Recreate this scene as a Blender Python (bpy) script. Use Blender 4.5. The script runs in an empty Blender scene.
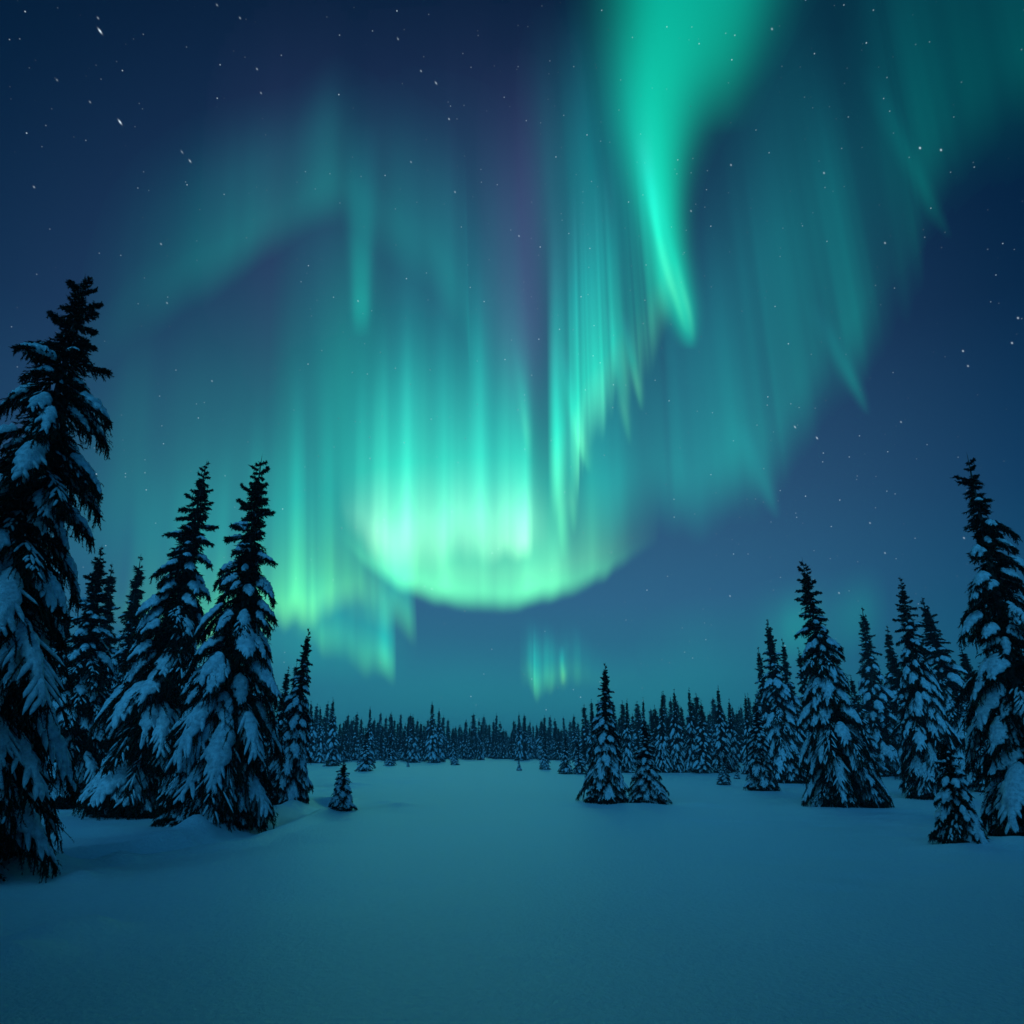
import bpy, math, random
import numpy as np

S = bpy.context.scene
COL = S.collection
R = math.radians
rng = np.random.default_rng(7)

# ------------------------------------------------------------------ camera
F_PX, PITCH, EYE = 692.0, R(19.0), 1.8
cam_data = bpy.data.cameras.new('camera')
cam = bpy.data.objects.new('camera', cam_data)
COL.objects.link(cam)
cam.location = (0, 0, EYE)
cam.rotation_euler = (R(90) + PITCH, 0, 0)
cam_data.sensor_width = 36.0
cam_data.lens = 36.0 * F_PX / 1024.0
cam_data.clip_start = 0.1
cam_data.clip_end = 400000.0
S.camera = cam
S.render.resolution_x = S.render.resolution_y = 1024

CP, SP = math.cos(PITCH), math.sin(PITCH)


def direction(px, py):
    """unit view direction(s) through a photo pixel"""
    a = (np.asarray(px, float) - 512.0) / F_PX
    b = (512.0 - np.asarray(py, float)) / F_PX
    d = np.stack([a, CP - b * SP, SP + b * CP], -1)
    return d / np.linalg.norm(d, axis=-1, keepdims=True)


def on_ground(px, py):
    d = direction(px, py)
    t = -EYE / d[..., 2]
    return d * t[..., None] + np.array([0, 0, EYE])


# ------------------------------------------------------------------ render settings
S.view_settings.view_transform = 'Standard'
S.view_settings.look = 'None'
S.view_settings.exposure = 0.0
S.view_settings.gamma = 1.0
S.cycles.use_denoising = True
S.cycles.transparent_max_bounces = 64
S.cycles.max_bounces = 6
S.cycles.diffuse_bounces = 3
S.cycles.glossy_bounces = 2
S.cycles.sample_clamp_indirect = 3.0


def lin(r, g, b):
    f = lambda c: (c / 255 / 12.92) if c <= 10.3 else ((c / 255 + 0.055) / 1.055) ** 2.4
    return (f(r), f(g), f(b))


class NT:
    """small helper to wire nodes"""
    def __init__(self, tree):
        self.t = tree

    def n(self, kind, **kw):
        node = self.t.nodes.new(kind)
        for k, v in kw.items():
            setattr(node, k, v)
        return node

    def put(self, sock, v):
        if hasattr(v, 'is_linked') or isinstance(v, bpy.types.NodeSocket):
            self.t.links.new(v, sock)
        else:
            sock.default_value = v

    def math(self, op, a, b=None, c=None, clamp=False):
        m = self.n('ShaderNodeMath', operation=op, use_clamp=clamp)
        for i, v in enumerate((a, b, c)):
            if v is not None:
                self.put(m.inputs[i], v)
        return m.outputs[0]

    def vec(self, op, a, b=None, out=0):
        m = self.n('ShaderNodeVectorMath', operation=op)
        self.put(m.inputs[0], a)
        if b is not None:
            self.put(m.inputs[1], b)
        return m.outputs[out]

    def ramp(self, fac, stops, interp='LINEAR'):
        r = self.n('ShaderNodeValToRGB')
        r.color_ramp.interpolation = interp
        el = r.color_ramp.elements
        while len(el) < len(stops):
            el.new(0.5)
        for e, (p, c) in zip(el, stops):
            e.position = p
            e.color = (*c, 1)
        self.put(r.inputs[0], fac)
        return r.outputs[0]

    def mix(self, fac, a, b, blend='MIX'):
        m = self.n('ShaderNodeMix', data_type='RGBA', blend_type=blend)
        self.put(m.inputs[0], fac)
        self.put(m.inputs[6], a)
        self.put(m.inputs[7], b)
        return m.outputs[2]


# ------------------------------------------------------------------ night sky with stars
MOON_EL, MOON_AZ = R(36), R(196)
world = bpy.data.worlds.new('World')
S.world = world
world.use_nodes = True
w = NT(world.node_tree)
world.node_tree.nodes.clear()
tc = w.n('ShaderNodeTexCoord').outputs['Generated']
sep = w.n('ShaderNodeSeparateXYZ')
w.put(sep.inputs[0], tc)
X, Y, Z = sep.outputs
outer = w.ramp(Z, [(0.0, lin(20, 96, 122)), (0.12, lin(16, 78, 114)), (0.30, lin(9, 54, 92)),
                   (0.5, lin(4, 36, 68)), (0.8, lin(3, 25, 50)), (1.0, lin(2, 18, 38))])
inner = w.ramp(Z, [(0.0, lin(36, 124, 142)), (0.10, lin(42, 117, 143)), (0.2, lin(48, 102, 138)), (0.34, lin(44, 84, 120)),
                   (0.5, lin(36, 66, 103)), (0.75, lin(24, 48, 84)), (1.0, lin(6, 24, 52))])
ctr = direction(470, 480)
dotc = w.vec('DOT_PRODUCT', tc, tuple(ctr), out=1)
mr = w.n('ShaderNodeMapRange', interpolation_type='SMOOTHSTEP')
w.put(mr.inputs[0], dotc)
mr.inputs[1].default_value, mr.inputs[2].default_value = 0.70, 0.985
base_sky = w.mix(mr.outputs[0], outer, inner)
# unseen sky behind the viewpoint, brightened as added blue fill light for the snow
rear_fill = w.ramp(Z, [(0.0, lin(16, 92, 150)), (0.35, lin(18, 112, 178)), (0.7, lin(12, 82, 140)), (1.0, lin(2, 18, 38))])
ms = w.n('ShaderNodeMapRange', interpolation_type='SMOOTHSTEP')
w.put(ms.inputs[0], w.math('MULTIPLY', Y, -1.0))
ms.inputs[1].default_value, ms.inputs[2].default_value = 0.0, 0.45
base_sky = w.mix(ms.outputs[0], base_sky, rear_fill)
# faint stars
vor = w.n('ShaderNodeTexVoronoi', feature='F1')
w.put(vor.inputs['Vector'], tc)
vor.inputs['Scale'].default_value = 105.0
sc = w.n('ShaderNodeSeparateColor')
w.put(sc.inputs[0], vor.outputs['Color'])
core = w.math('SUBTRACT', 1.0, w.math('DIVIDE', vor.outputs['Distance'], 0.10), clamp=True)
bri = w.math('MULTIPLY', w.math('POWER', sc.outputs[0], 5.0), 0.8)
stars = w.math('MULTIPLY', core, bri)
# brighter stars, slightly trailed by the exposure of the night sky
STARS = [(100, 31, 1.6, 4), (120, 122, 1.5, 4), (98, 18, .4, 2), (190, 161, .7, 3), (182, 152, .35, 3), (57, 80, .3, 2),
         (90, 102, .35, 2), (34, 187, .5, 2), (217, 5, .35, 2), (421, 71, .5, 2), (436, 83, .6, 3), (449, 119, .6, 2),
         (257, 69, .45, 2), (261, 93, .4, 2), (398, 39, .4, 2), (358, 301, .5, 2), (161, 244, .5, 2), (167, 303, .4, 2),
         (411, 162, .4, 2), (455, 192, .5, 2), (240, 18, .4, 2), (772, 29, .6, 2), (920, 148, 1.2, 2), (941, 150, 1.0, 2),
         (731, 165, .6, 2), (824, 173, .6, 2), (885, 243, .6, 2), (963, 351, .8, 2), (968, 366, .6, 2), (1012, 343, .8, 2),
         (1018, 318, .8, 2), (691, 211, .5, 2), (795, 427, .7, 3), (817, 438, .8, 3), (870, 523, .5, 2), (885, 553, .5, 2),
         (901, 422, .5, 2), (839, 593, .5, 2), (730, 596, .5, 2), (964, 538, .6, 2), (212, 381, .4, 2), (519, 236, .5, 2)]
for (px, py, b, ln) in STARS:
    d = direction(px, py)
    t1 = direction(px + 7, py + 10) - d
    t1 /= np.linalg.norm(t1)
    t2 = np.cross(d, t1)
    kl, ks = F_PX / (0.36 * ln), F_PX / 0.52
    df = w.vec('SUBTRACT', tc, tuple(d))
    a = w.vec('DOT_PRODUCT', df, tuple(t1 * kl), out=1)
    c = w.vec('DOT_PRODUCT', df, tuple(t2 * ks), out=1)
    q = w.math('MULTIPLY_ADD', c, c, w.math('MULTIPLY', a, a))
    front = w.math('GREATER_THAN', w.vec('DOT_PRODUCT', tc, tuple(d), out=1), 0.5)
    e = w.math('MULTIPLY', w.math('POWER', 0.3679, q), w.math('MULTIPLY', front, b * 0.7))
    stars = w.math('ADD', stars, e)
above = w.math('GREATER_THAN', Z, 0.0)
stars = w.math('MULTIPLY', stars, above)
comb = w.n('ShaderNodeVectorMath', operation='SCALE')
comb.inputs[0].default_value = (0.75, 0.9, 1.0)
w.put(comb.inputs['Scale'], stars)
sky_col = w.vec('ADD', base_sky, comb.outputs[0])
nish = w.n('ShaderNodeTexSky', sky_type='NISHITA')
nish.sun_disc = False
nish.sun_elevation = R(-9)
nish.sun_rotation = MOON_AZ
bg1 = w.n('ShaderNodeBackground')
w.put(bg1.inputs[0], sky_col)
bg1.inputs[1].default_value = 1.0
bg2 = w.n('ShaderNodeBackground')
w.put(bg2.inputs[0], nish.outputs[0])
bg2.inputs[1].default_value = 0.02
adds = w.n('ShaderNodeAddShader')
w.put(adds.inputs[0], bg1.outputs[0])
w.put(adds.inputs[1], bg2.outputs[0])
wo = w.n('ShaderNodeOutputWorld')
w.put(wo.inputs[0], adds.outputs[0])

# ------------------------------------------------------------------ faint, veiled moon behind the photographer
moon_d = bpy.data.lights.new('moon', 'SUN')
moon_d.energy = 0.78
moon_d.angle = R(45)
moon_d.color = (0.06, 0.53, 1.0)
moon = bpy.data.objects.new('moon', moon_d)
COL.objects.link(moon)
# light travels from behind-left of the camera, forward and down
src = np.array([math.sin(MOON_AZ) * math.cos(MOON_EL), math.cos(MOON_AZ) * math.cos(MOON_EL), math.sin(MOON_EL)])
from mathutils import Vector, Matrix
moon.rotation_euler = Vector(src).to_track_quat('Z', 'Y').to_euler()


# ------------------------------------------------------------------ helpers
def tag(o, label=None, cat=None, group=None, kind=None):
    for k, v in (('label', label), ('category', cat), ('group', group), ('kind', kind)):
        if v:
            o[k] = v
    return o


class MB:
    """collects vertices and faces of mixed size into one mesh"""
    def __init__(self):
        self.v, self.f, self.n = [], [], 0

    def add(self, v, f):
        v = np.asarray(v, np.float32).reshape(-1, 3)
        f = np.asarray(f, np.int64)
        self.v.append(v)
        self.f.append((f + self.n, len(self.mats) - 1 if hasattr(self, 'mats') else 0))
        self.n += len(v)

    def mesh(self, name, mats, smooth=False):
        me = bpy.data.meshes.new(name)
        v = np.concatenate(self.v) if self.v else np.zeros((0, 3), np.float32)
        loops = np.concatenate([f.ravel() for f, _ in self.f])
        tot = np.concatenate([np.full(len(f), f.shape[1]) for f, _ in self.f])
        start = np.concatenate([[0], np.cumsum(tot)[:-1]])
        me.vertices.add(len(v))
        me.vertices.foreach_set('co', v.ravel())
        me.loops.add(len(loops))
        me.loops.foreach_set('vertex_index', loops.astype(np.int32))
        me.polygons.add(len(tot))
        me.polygons.foreach_set('loop_start', start.astype(np.int32))
        me.polygons.foreach_set('loop_total', tot.astype(np.int32))
        for m in mats:
            me.materials.append(m)
        me.polygons.foreach_set('use_smooth', np.full(len(tot), smooth))
        me.update(calc_edges=True)
        me.validate()
        return me


def join_mesh(name, parts):
    """parts: list of (MB, material, smooth) -> one mesh with several materials"""
    allb = MB()
    idx, sm = [], []
    for k, (mb, _, s) in enumerate(parts):
        off = allb.n
        allb.v += mb.v
        for f, _q in mb.f:
            allb.f.append((f + off, 0))
            idx += [k] * len(f)
            sm += [s] * len(f)
        allb.n += mb.n
    me = allb.mesh(name, [m for _, m, _ in parts])
    me.polygons.foreach_set('material_index', np.array(idx, np.int32))
    me.polygons.foreach_set('use_smooth', np.array(sm, bool))
    me.update()
    return me


def grid_faces(nu, nv, wrap=False):
    i, j = np.meshgrid(np.arange(nu - 1), np.arange(nv if wrap else nv - 1), indexing='ij')
    a = i * nv + j
    b = i * nv + (j + 1) % nv
    return np.stack([a, b, b + nv, a + nv], -1).reshape(-1, 4)


def link(name, me, parent=None):
    o = bpy.data.objects.new(name, me)
    COL.objects.link(o)
    if parent:
        o.parent = parent
    return o


# value noise in 2-D, periodic lattice
_lat = np.random.default_rng(3).random((256, 256))


def vnoise(x, y):
    xi, yi = np.floor(x).astype(int), np.floor(y).astype(int)
    fx, fy = x - xi, y - yi
    fx, fy = fx * fx * (3 - 2 * fx), fy * fy * (3 - 2 * fy)
    g = lambda a, b: _lat[a % 256, b % 256]
    return (g(xi, yi) * (1 - fx) + g(xi + 1, yi) * fx) * (1 - fy) + (g(xi, yi + 1) * (1 - fx) + g(xi + 1, yi + 1) * fx) * fy


def smooth(a, b, x):
    t = np.clip((x - a) / (b - a), 0, 1)
    return t * t * (3 - 2 * t)


# ------------------------------------------------------------------ materials
def principled(name):
    m = bpy.data.materials.new(name)
    m.use_nodes = True
    t = NT(m.node_tree)
    p = m.node_tree.nodes['Principled BSDF']
    return m, t, p


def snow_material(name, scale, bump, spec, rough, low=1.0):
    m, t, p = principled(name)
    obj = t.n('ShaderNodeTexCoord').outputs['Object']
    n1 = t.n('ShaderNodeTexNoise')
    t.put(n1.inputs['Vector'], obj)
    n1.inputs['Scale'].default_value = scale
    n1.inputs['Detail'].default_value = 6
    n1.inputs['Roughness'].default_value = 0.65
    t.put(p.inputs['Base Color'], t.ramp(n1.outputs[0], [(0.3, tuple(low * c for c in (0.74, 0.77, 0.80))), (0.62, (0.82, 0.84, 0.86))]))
    p.inputs['Roughness'].default_value = rough
    p.inputs['Specular IOR Level'].default_value = spec
    b = t.n('ShaderNodeBump')
    b.inputs['Strength'].default_value = 1.0
    b.inputs['Distance'].default_value = bump
    t.put(b.inputs['Height'], n1.outputs[0])
    t.put(p.inputs['Normal'], b.outputs[0])
    return m


M_GROUND = snow_material('snow_ground', 16.0, 0.035, 0.8, 0.42)
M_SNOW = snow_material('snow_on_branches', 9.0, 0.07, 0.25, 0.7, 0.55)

M_NEEDLE, t, p = principled('spruce_needles')
gn = t.n('ShaderNodeTexNoise')
t.put(gn.inputs['Vector'], t.n('ShaderNodeTexCoord').outputs['Object'])
gn.inputs['Scale'].default_value = 2.2
t.put(p.inputs['Base Color'], t.ramp(gn.outputs[0], [(0.35, (0.006, 0.011, 0.007)), (0.7, (0.018, 0.026, 0.015))]))
p.inputs['Roughness'].default_value = 0.8
p.inputs['Specular IOR Level'].default_value = 0.05

M_BARK, t, p = principled('spruce_bark')
gn = t.n('ShaderNodeTexNoise')
t.put(gn.inputs['Vector'], t.n('ShaderNodeTexCoord').outputs['Object'])
gn.inputs['Scale'].default_value = 12
t.put(p.inputs['Base Color'], t.ramp(gn.outputs[0], [(0.3, (0.03, 0.024, 0.02)), (0.7, (0.09, 0.07, 0.055))]))
p.inputs['Roughness'].default_value = 0.9

# ------------------------------------------------------------------ snow field
MOUNDS = [(192, 836, 0.40, 0.26), (232, 838, 0.40, 0.15), (160, 842, 0.5, 0.12), (80, 878, 0.22, 0.12), (38, 874, 0.5, 0.22), (100, 872, 0.3, 0.07), (398, 807, 0.5, 0.13), (385, 804, 0.4, 0.10),
          (50, 936, 0.36, 0.17), (95, 926, 0.28, 0.12), (10, 958, 0.35, 0.13), (120, 862, 0.3, 0.10), (262, 822, 0.35, 0.12), (60, 862, 0.35, 0.12), (905, 816, 0.8, 0.10), (700, 803, 0.8, 0.10), (150, 838, 1.0, 0.10), (300, 806, 0.9, 0.10), (650, 806, 1.2, 0.10), (840, 810, 1.6, 0.10),
          (960, 850, 0.7, 0.09), (1015, 846, 0.9, 0.2), (90, 800, 2.0, 0.35), (540, 776, 3.0, 0.12)]
HOLLOWS = [(330, 812, 0.7, -0.05), (405, 812, 0.8, -0.08), (590, 806, 1.0, -0.08), (705, 806, 2.2, -0.10), (870, 812, 1.6, -0.10)]
MW = [(on_ground(a, b), r, h) for a, b, r, h in MOUNDS + HOLLOWS]
GULLY = on_ground(np.array([330, 300, 260, 215, 150, 90, 30, -80]), np.array([800, 812, 828, 842, 850, 858, 866, 880]))[:, :2]


def ground_z(x, y):
    x, y = np.asarray(x, float), np.asarray(y, float)
    r = np.hypot(x, y)
    z = 0.10 * (vnoise(x / 9 + 40, y / 9 + 20) - 0.5) + (0.05 + 0.10 * smooth(-2, -9, x)) * (vnoise(x / 2.3 + 9, y / 1.7 + 70) - 0.5)
    z += 0.5 * (vnoise(x / 45 + 3, y / 45 + 8) - 0.5) * smooth(25, 120, r)
    rough = smooth(0.35, 0.75, vnoise(x / 5 + 60, y / 4 + 11)) * np.clip(0.25 + smooth(2, 8, np.abs(x + 1)), 0, 1)
    z += (0.06 + 0.08 * smooth(-2.5, -7, x)) * rough * (vnoise(x / 0.9 + 5, y / 0.5 + 31) - 0.5) + 0.02 * (vnoise(x / 0.8 + 50, y / 0.6 + 3) - 0.5) * smooth(60, 10, r)
    z *= smooth(1.0, 8.0, r)
    for c, rad, h in MW:
        d2 = (x - c[0]) ** 2 + (y - c[1]) ** 2
        z = z + h * np.exp(-d2 / (rad * rad))
    dist = np.full(np.shape(x), 1e9)
    for a, b in zip(GULLY[:-1], GULLY[1:]):
        ab = b - a
        tt = np.clip(((x - a[0]) * ab[0] + (y - a[1]) * ab[1]) / (ab @ ab), 0, 1)
        dist = np.minimum(dist, np.hypot(x - a[0] - tt * ab[0], y - a[1] - tt * ab[1]))
    wob = 0.5 + 0.5 * vnoise(x / 0.8, y / 0.8)
    z = z - 0.28 * wob * np.exp(-(dist / 0.55) ** 2) + (0.08 + 0.10 * vnoise(x / 1.3 + 77, y / 1.3)) * np.exp(-((dist - 0.8) / 0.3) ** 2)
    return z


nr, na = 900, 640
rr = np.concatenate([[0.0], np.geomspace(0.6, 3.0, 60)[:-1], np.geomspace(3.0, 60, nr - 200), np.geomspace(60, 2600, 141)[1:]])
nr = len(rr)
# angular spacing finer in front of the camera
aa = np.linspace(-np.pi, np.pi, na, endpoint=False)
aa = aa - 0.75 * np.sin(aa)
Rg, Ag = np.meshgrid(rr, aa, indexing='ij')
gx, gy = Rg * np.sin(Ag), Rg * np.cos(Ag)
gb = MB()
gb.add(np.stack([gx, gy, ground_z(gx, gy)], -1), grid_faces(nr, na, wrap=True))
g = link('ground', gb.mesh('ground', [M_GROUND], True))
tag(g, 'wide smooth snow covered clearing in blue green night light', 'snow field', kind='structure')


# ------------------------------------------------------------------ spruces
def spruce(seed, H, RB, whorls, per, twigs, blades, mitt=(9, 8), fingers=True, snow=1.0, top_snow=0.25, blunt=0.85, z0=0.02,
           up_top=0.55, fringe=2, inner=1.0, blade_len=0.075, droop=1.0, twin=False, ragged=0.25, pad=0.235, top_thin=0.62, up_ang=0.35, skirt=0.8):
    """returns MB objects for trunk, crown and snow of a snow laden spruce, base at the origin"""
    g = np.random.default_rng(seed)
    tr, ne, sn = MB(), MB(), MB()
    # trunk
    k = 9
    zs = np.linspace(-0.25, H, 12)
    wob = np.stack([0.006 * H * np.sin(zs / H * 5 + seed), 0.006 * H * np.sin(zs / H * 4 + 2 * seed + 1)], -1) * (np.clip(zs / H, 0, 1) * (1 - np.clip(zs / H, 0, 1)) * 4)[:, None]
    rad = 0.017 * H * (1 - np.clip(zs / H, 0, 1)) ** 0.9 + 0.004
    th = np.arange(k) / k * 2 * np.pi
    ring = np.stack([np.cos(th), np.sin(th), 0 * th], -1)
    tv = ring[None] * rad[:, None, None] + np.stack([wob[:, 0], wob[:, 1], zs], -1)[:, None]
    tr.add(tv, grid_faces(12, k, True))

    def trunk_at(z):
        return np.array([np.interp(z, zs, wob[:, 0]), np.interp(z, zs, wob[:, 1]), z])

    def add_blades(P, D, n, length, spread=0.75):
        """needle blades round twigs: P start (m,3), D vector (m,3), n per twig"""
        m = len(P)
        if m == 0 or n == 0:
            return
        ts = (np.arange(n)[None] + g.random((m, n))) / n * 1.02
        L = np.linalg.norm(D, axis=1)
        u = D / L[:, None]
        c = P[:, None] + D[:, None] * ts[..., None]
        rv = g.normal(size=(m, n, 3))
        rv -= (rv * u[:, None]).sum(-1, keepdims=True) * u[:, None]
        rv /= np.linalg.norm(rv, axis=-1, keepdims=True) + 1e-9
        rv[..., 2] -= 0.25
        d = u[:, None] * (0.75 + 0.3 * g.random((m, n, 1))) + rv * spread
        d /= np.linalg.norm(d, axis=-1, keepdims=True)
        ln = length * (0.7 + 0.6 * g.random((m, n, 1))) * (1.1 - 0.35 * ts[..., None])
        sv = np.cross(d, g.normal(size=(m, n, 3)))
        sv /= np.linalg.norm(sv, axis=-1, keepdims=True) + 1e-9
        wdt = ln * 0.17
        v = np.stack([c - sv * wdt, c + sv * wdt, c + d * ln], 2).reshape(-1, 3)
        ne.add(v, np.arange(len(v)).reshape(-1, 3))

    def add_cores(P, D, r0):
        """thin dark three sided core of each twig so that sprays read solid"""
        m = len(P)
        if m == 0:
            return
        u = D / np.linalg.norm(D, axis=1, keepdims=True)
        a = np.cross(u, [0, 0, 1.0]) + 1e-6
        a /= np.linalg.norm(a, axis=1, keepdims=True)
        b = np.cross(a, u)
        pts = []
        for q in range(3):
            an = 2 * np.pi * q / 3 + 0.5
            pts.append(P + (a * math.cos(an) + b * math.sin(an)) * r0)
        pts.append(P + D)
        v = np.stack(pts, 1).reshape(-1, 3)
        base = np.arange(m)[:, None, None] * 4
        f = (base + np.array([[0, 1, 3], [1, 2, 3], [2, 0, 3]])[None]).reshape(-1, 3)
        ne.add(v, f)

    def add_fingers(P, D, r):
        """elongated lumps of snow lying on twigs"""
        m = len(P)
        if m == 0:
            return
        L = np.linalg.norm(D, axis=1, keepdims=True)
        u = D / L
        a = np.cross(u, [0, 0, 1.0]) + 1e-6
        a /= np.linalg.norm(a, axis=1, keepdims=True)
        b = np.cross(a, u)
        s = np.array([0.0, 0.12, 0.45, 0.8, 1.0])
        pr = np.array([0.25, 0.85, 1.0, 0.75, 0.08])
        an = np.arange(6) / 6 * 2 * np.pi
        v = (P[:, None, None] + D[:, None, None] * (s[None, :, None, None] * 0.98)
             + (a[:, None, None] * np.cos(an)[None, None, :, None] * 1.15 + b[:, None, None] * (np.sin(an)[None, None, :, None] * 0.75 + 0.45))
             * (r[:, None, None, None] * pr[None, :, None, None] * (0.8 + 0.4 * g.random((m, 5, 1, 1)))))
        f0 = grid_faces(5, 6, True)
        f = (f0[None] + (np.arange(m) * 30)[:, None, None]).reshape(-1, 4)
        sn.add(v.reshape(-1, 3), f)

    leaders = [(0.0, 0.0, 1.0)]
    zt = []
    for i in range(whorls):
        q = i / (whorls - 1)
        zt.append(z0 + (0.972 - z0) * q)
    nlim = 8
    for i, t in enumerate(zt):
        nb = max(3, int(round(per * (1 - top_thin * t ** 1.5))))
        ph = g.random() * 6.28
        for j in range(nb):
            tj = np.clip(t + g.normal() * 0.35 / whorls, 0.005, 0.99)
            z = tj * H
            phi = ph + (j + 0.35 * g.normal()) / nb * 2 * np.pi
            L = RB * ((1 - tj) ** blunt * 1.06 * (skirt + (1 - skirt) * smooth(0.0, 0.2, tj)) + 0.018) * (1 - ragged / 2 + ragged * g.normal() * 0.7 + ragged / 2 * g.random())
            L = max(L, 0.035 * RB)
            # branch angle: rising near the top, hanging under the snow lower down
            up = smooth(up_top, 0.97, tj)
            a0 = (-0.20 - 0.30 * (1 - tj)) * droop * (1 - up) + up * (up_ang + 0.2 * g.normal())
            a1 = (-0.85 - 0.40 * (1 - tj) + 0.15 * g.normal()) * droop * (1 - up) + up * (up_ang + 0.2 + 0.2 * g.normal())
            n = nlim
            s = np.linspace(0, 1, n)
            h = np.array([math.cos(phi), math.sin(phi), 0])
            sd = np.array([-math.sin(phi), math.cos(phi), 0])
            bend = g.normal() * 0.06
            for attempt in range(6):               # boughs near the ground lie on the snow, never under it
                ang = a0 + (a1 - a0) * s ** 0.8
                L3 = L / max(0.55, np.cos(ang).mean())
                step = (np.cos(ang)[:, None] * h + np.sin(ang)[:, None] * np.array([0, 0, 1.0]) + sd * bend) * L3 / (n - 1)
                pts = trunk_at(z) + np.concatenate([np.zeros((1, 3)), np.cumsum(step[1:], 0)])
                if pts[-1, 2] > 0.03:
                    break
                a0, a1, L = a0 * 0.6, a1 * 0.72, L * 0.93
            ax = np.gradient(pts, axis=0)
            ax /= np.linalg.norm(ax, axis=1, keepdims=True)
            nm = np.cross(sd[None].repeat(n, 0), ax)
            nm /= np.linalg.norm(nm, axis=1, keepdims=True)
            nm *= -np.sign((nm * np.array([0, 0, -1.0])).sum(1, keepdims=True) * -1 + 1e-9) * -1
            nm[nm[:, 2] < 0] *= -1
            # wood of the limb
            rb = 0.006 * L3 + 0.004
            tw = np.array([[0.7, 0.7], [-0.7, 0.7], [-0.7, -0.7], [0.7, -0.7]])
            rv = pts[:, None] + (sd[None, None] * tw[None, :, :1] + nm[:, None] * tw[None, :, 1:]) * (rb * (1.1 - s))[:, None, None]
            tr.add(rv, grid_faces(n, 4, True))
            P = lambda q: np.stack([np.interp(q, s, pts[:, c]) for c in range(3)], -1)
            A = lambda q: np.stack([np.interp(q, s, ax[:, c]) for c in range(3)], -1)
            N = lambda q: np.stack([np.interp(q, s, nm[:, c]) for c in range(3)], -1)
            # side twigs
            nt = max(3, int(round(twigs * (0.45 + 0.55 * min(1, L / RB * 1.3)))))
            st = np.concatenate([(np.arange(nt) + g.random(nt) * 0.7) / nt * 0.88 + 0.10] * 2)
            sg = np.repeat([1.0, -1.0], nt)
            tl = L3 * 0.40 * (np.sin(np.clip(st * 0.9 + 0.12, 0, 1) * np.pi) ** 0.6 * 0.75 + 0.22) * (0.75 + 0.5 * g.random(2 * nt))
            beta = R(50) - R(24) * st + 0.12 * g.normal(size=2 * nt)
            td = A(st) * np.cos(beta)[:, None] + sd * (sg * np.sin(beta))[:, None]
            td[:, 2] -= (0.18 + 0.2 * g.random(2 * nt)) * (1 - up)
            td[:, 2] += 0.18 * up
            td = td / np.linalg.norm(td, axis=1, keepdims=True) * tl[:, None]
            tp = P(st)
            # tip and axis
            TP = np.concatenate([tp, P(np.array([0.30, 0.6, 0.86]))])
            TD = np.concatenate([td, A(np.array([0.30, 0.6, 0.9])) * np.array([0.32, 0.3, 0.2])[:, None] * L3])
            bl = blade_len * min(1.0, 0.27 + 0.73 * L3 / 0.6)
            add_blades(TP, TD, blades, bl)
            add_cores(TP, TD, min(0.022, 0.10 * L3))
            # hanging sprays below
            if fringe:
                nf = len(tp) * fringe
                ii = g.integers(0, len(tp), nf)
                fp = tp[ii] + td[ii] * g.random((nf, 1)) * 0.9
                fd = td[ii] * 0.25 + g.normal(size=(nf, 3)) * 0.03
                fd[:, 2] -= (0.06 + 0.14 * g.random(nf)) * min(1.3, L3)* (1 - 0.8 * up)
                add_blades(fp, fd, max(3, int(blades * 0.7)), bl)
                add_cores(fp, fd, min(0.02, 0.08 * L3))
            # snow
            load = snow * (top_snow + (1 - top_snow) * smooth(1.0, 0.66, tj)) * (0.15 + 1.05 * g.random())
            if up > 0.65:
                load *= 0.4
            if load > 0.34:
                ld = min(1.0, load)
                nu, nv = mitt
                u0 = 0.20 + 0.18 * g.random() + 0.25 * (1 - ld)
                u1 = 0.90 + 0.07 * g.random() - 0.12 * (1 - ld)
                us = np.linspace(u0, u1, nu)
                q = np.linspace(0, 1, nu)
                prof = (0.30 + 0.70 * np.sin(np.clip(q * 1.05 + 0.1, 0, 1) * np.pi) ** 0.7)
                prof[0] *= 0.35
                prof[-1] *= 0.45
                W = min(L3 * 0.20, pad) * prof * (0.55 + 0.45 * ld) * (0.75 + 0.5 * g.random())
                tht = np.linspace(R(-35), R(215), nv)
                ph1, ph2 = g.random(2) * 6
                kk = max(2.0, nt * 0.55)
                scal = np.stack([0.80 + 0.34 * np.abs(np.sin(q * kk * 1.7 + ph1)), 0.80 + 0.34 * np.abs(np.sin(q * kk * 1.7 + ph2))])
                cx = np.cos(tht)
                wv = W[:, None] * cx[None] * np.where(cx[None] > 0, scal[0][:, None], scal[1][:, None])
                thick = (0.04 + 0.075 * ld) * min(1.0, L3 / 1.2 + 0.25)
                lump = 0.62 + 0.76 * g.random((nu, nv))
                hv = thick * (np.sin(tht)[None] * lump) * np.sqrt(prof)[:, None] + 0.018
                C = P(us)
                v = C[:, None] + sd * wv[..., None] + N(us)[:, None] * hv[..., None]
                v[..., 2] -= 0.42 * np.abs(wv) * (np.abs(wv) / (W[:, None] + 1e-6)) * (1 - up)
                sn.add(v.reshape(-1, 3), grid_faces(nu, nv))
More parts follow.
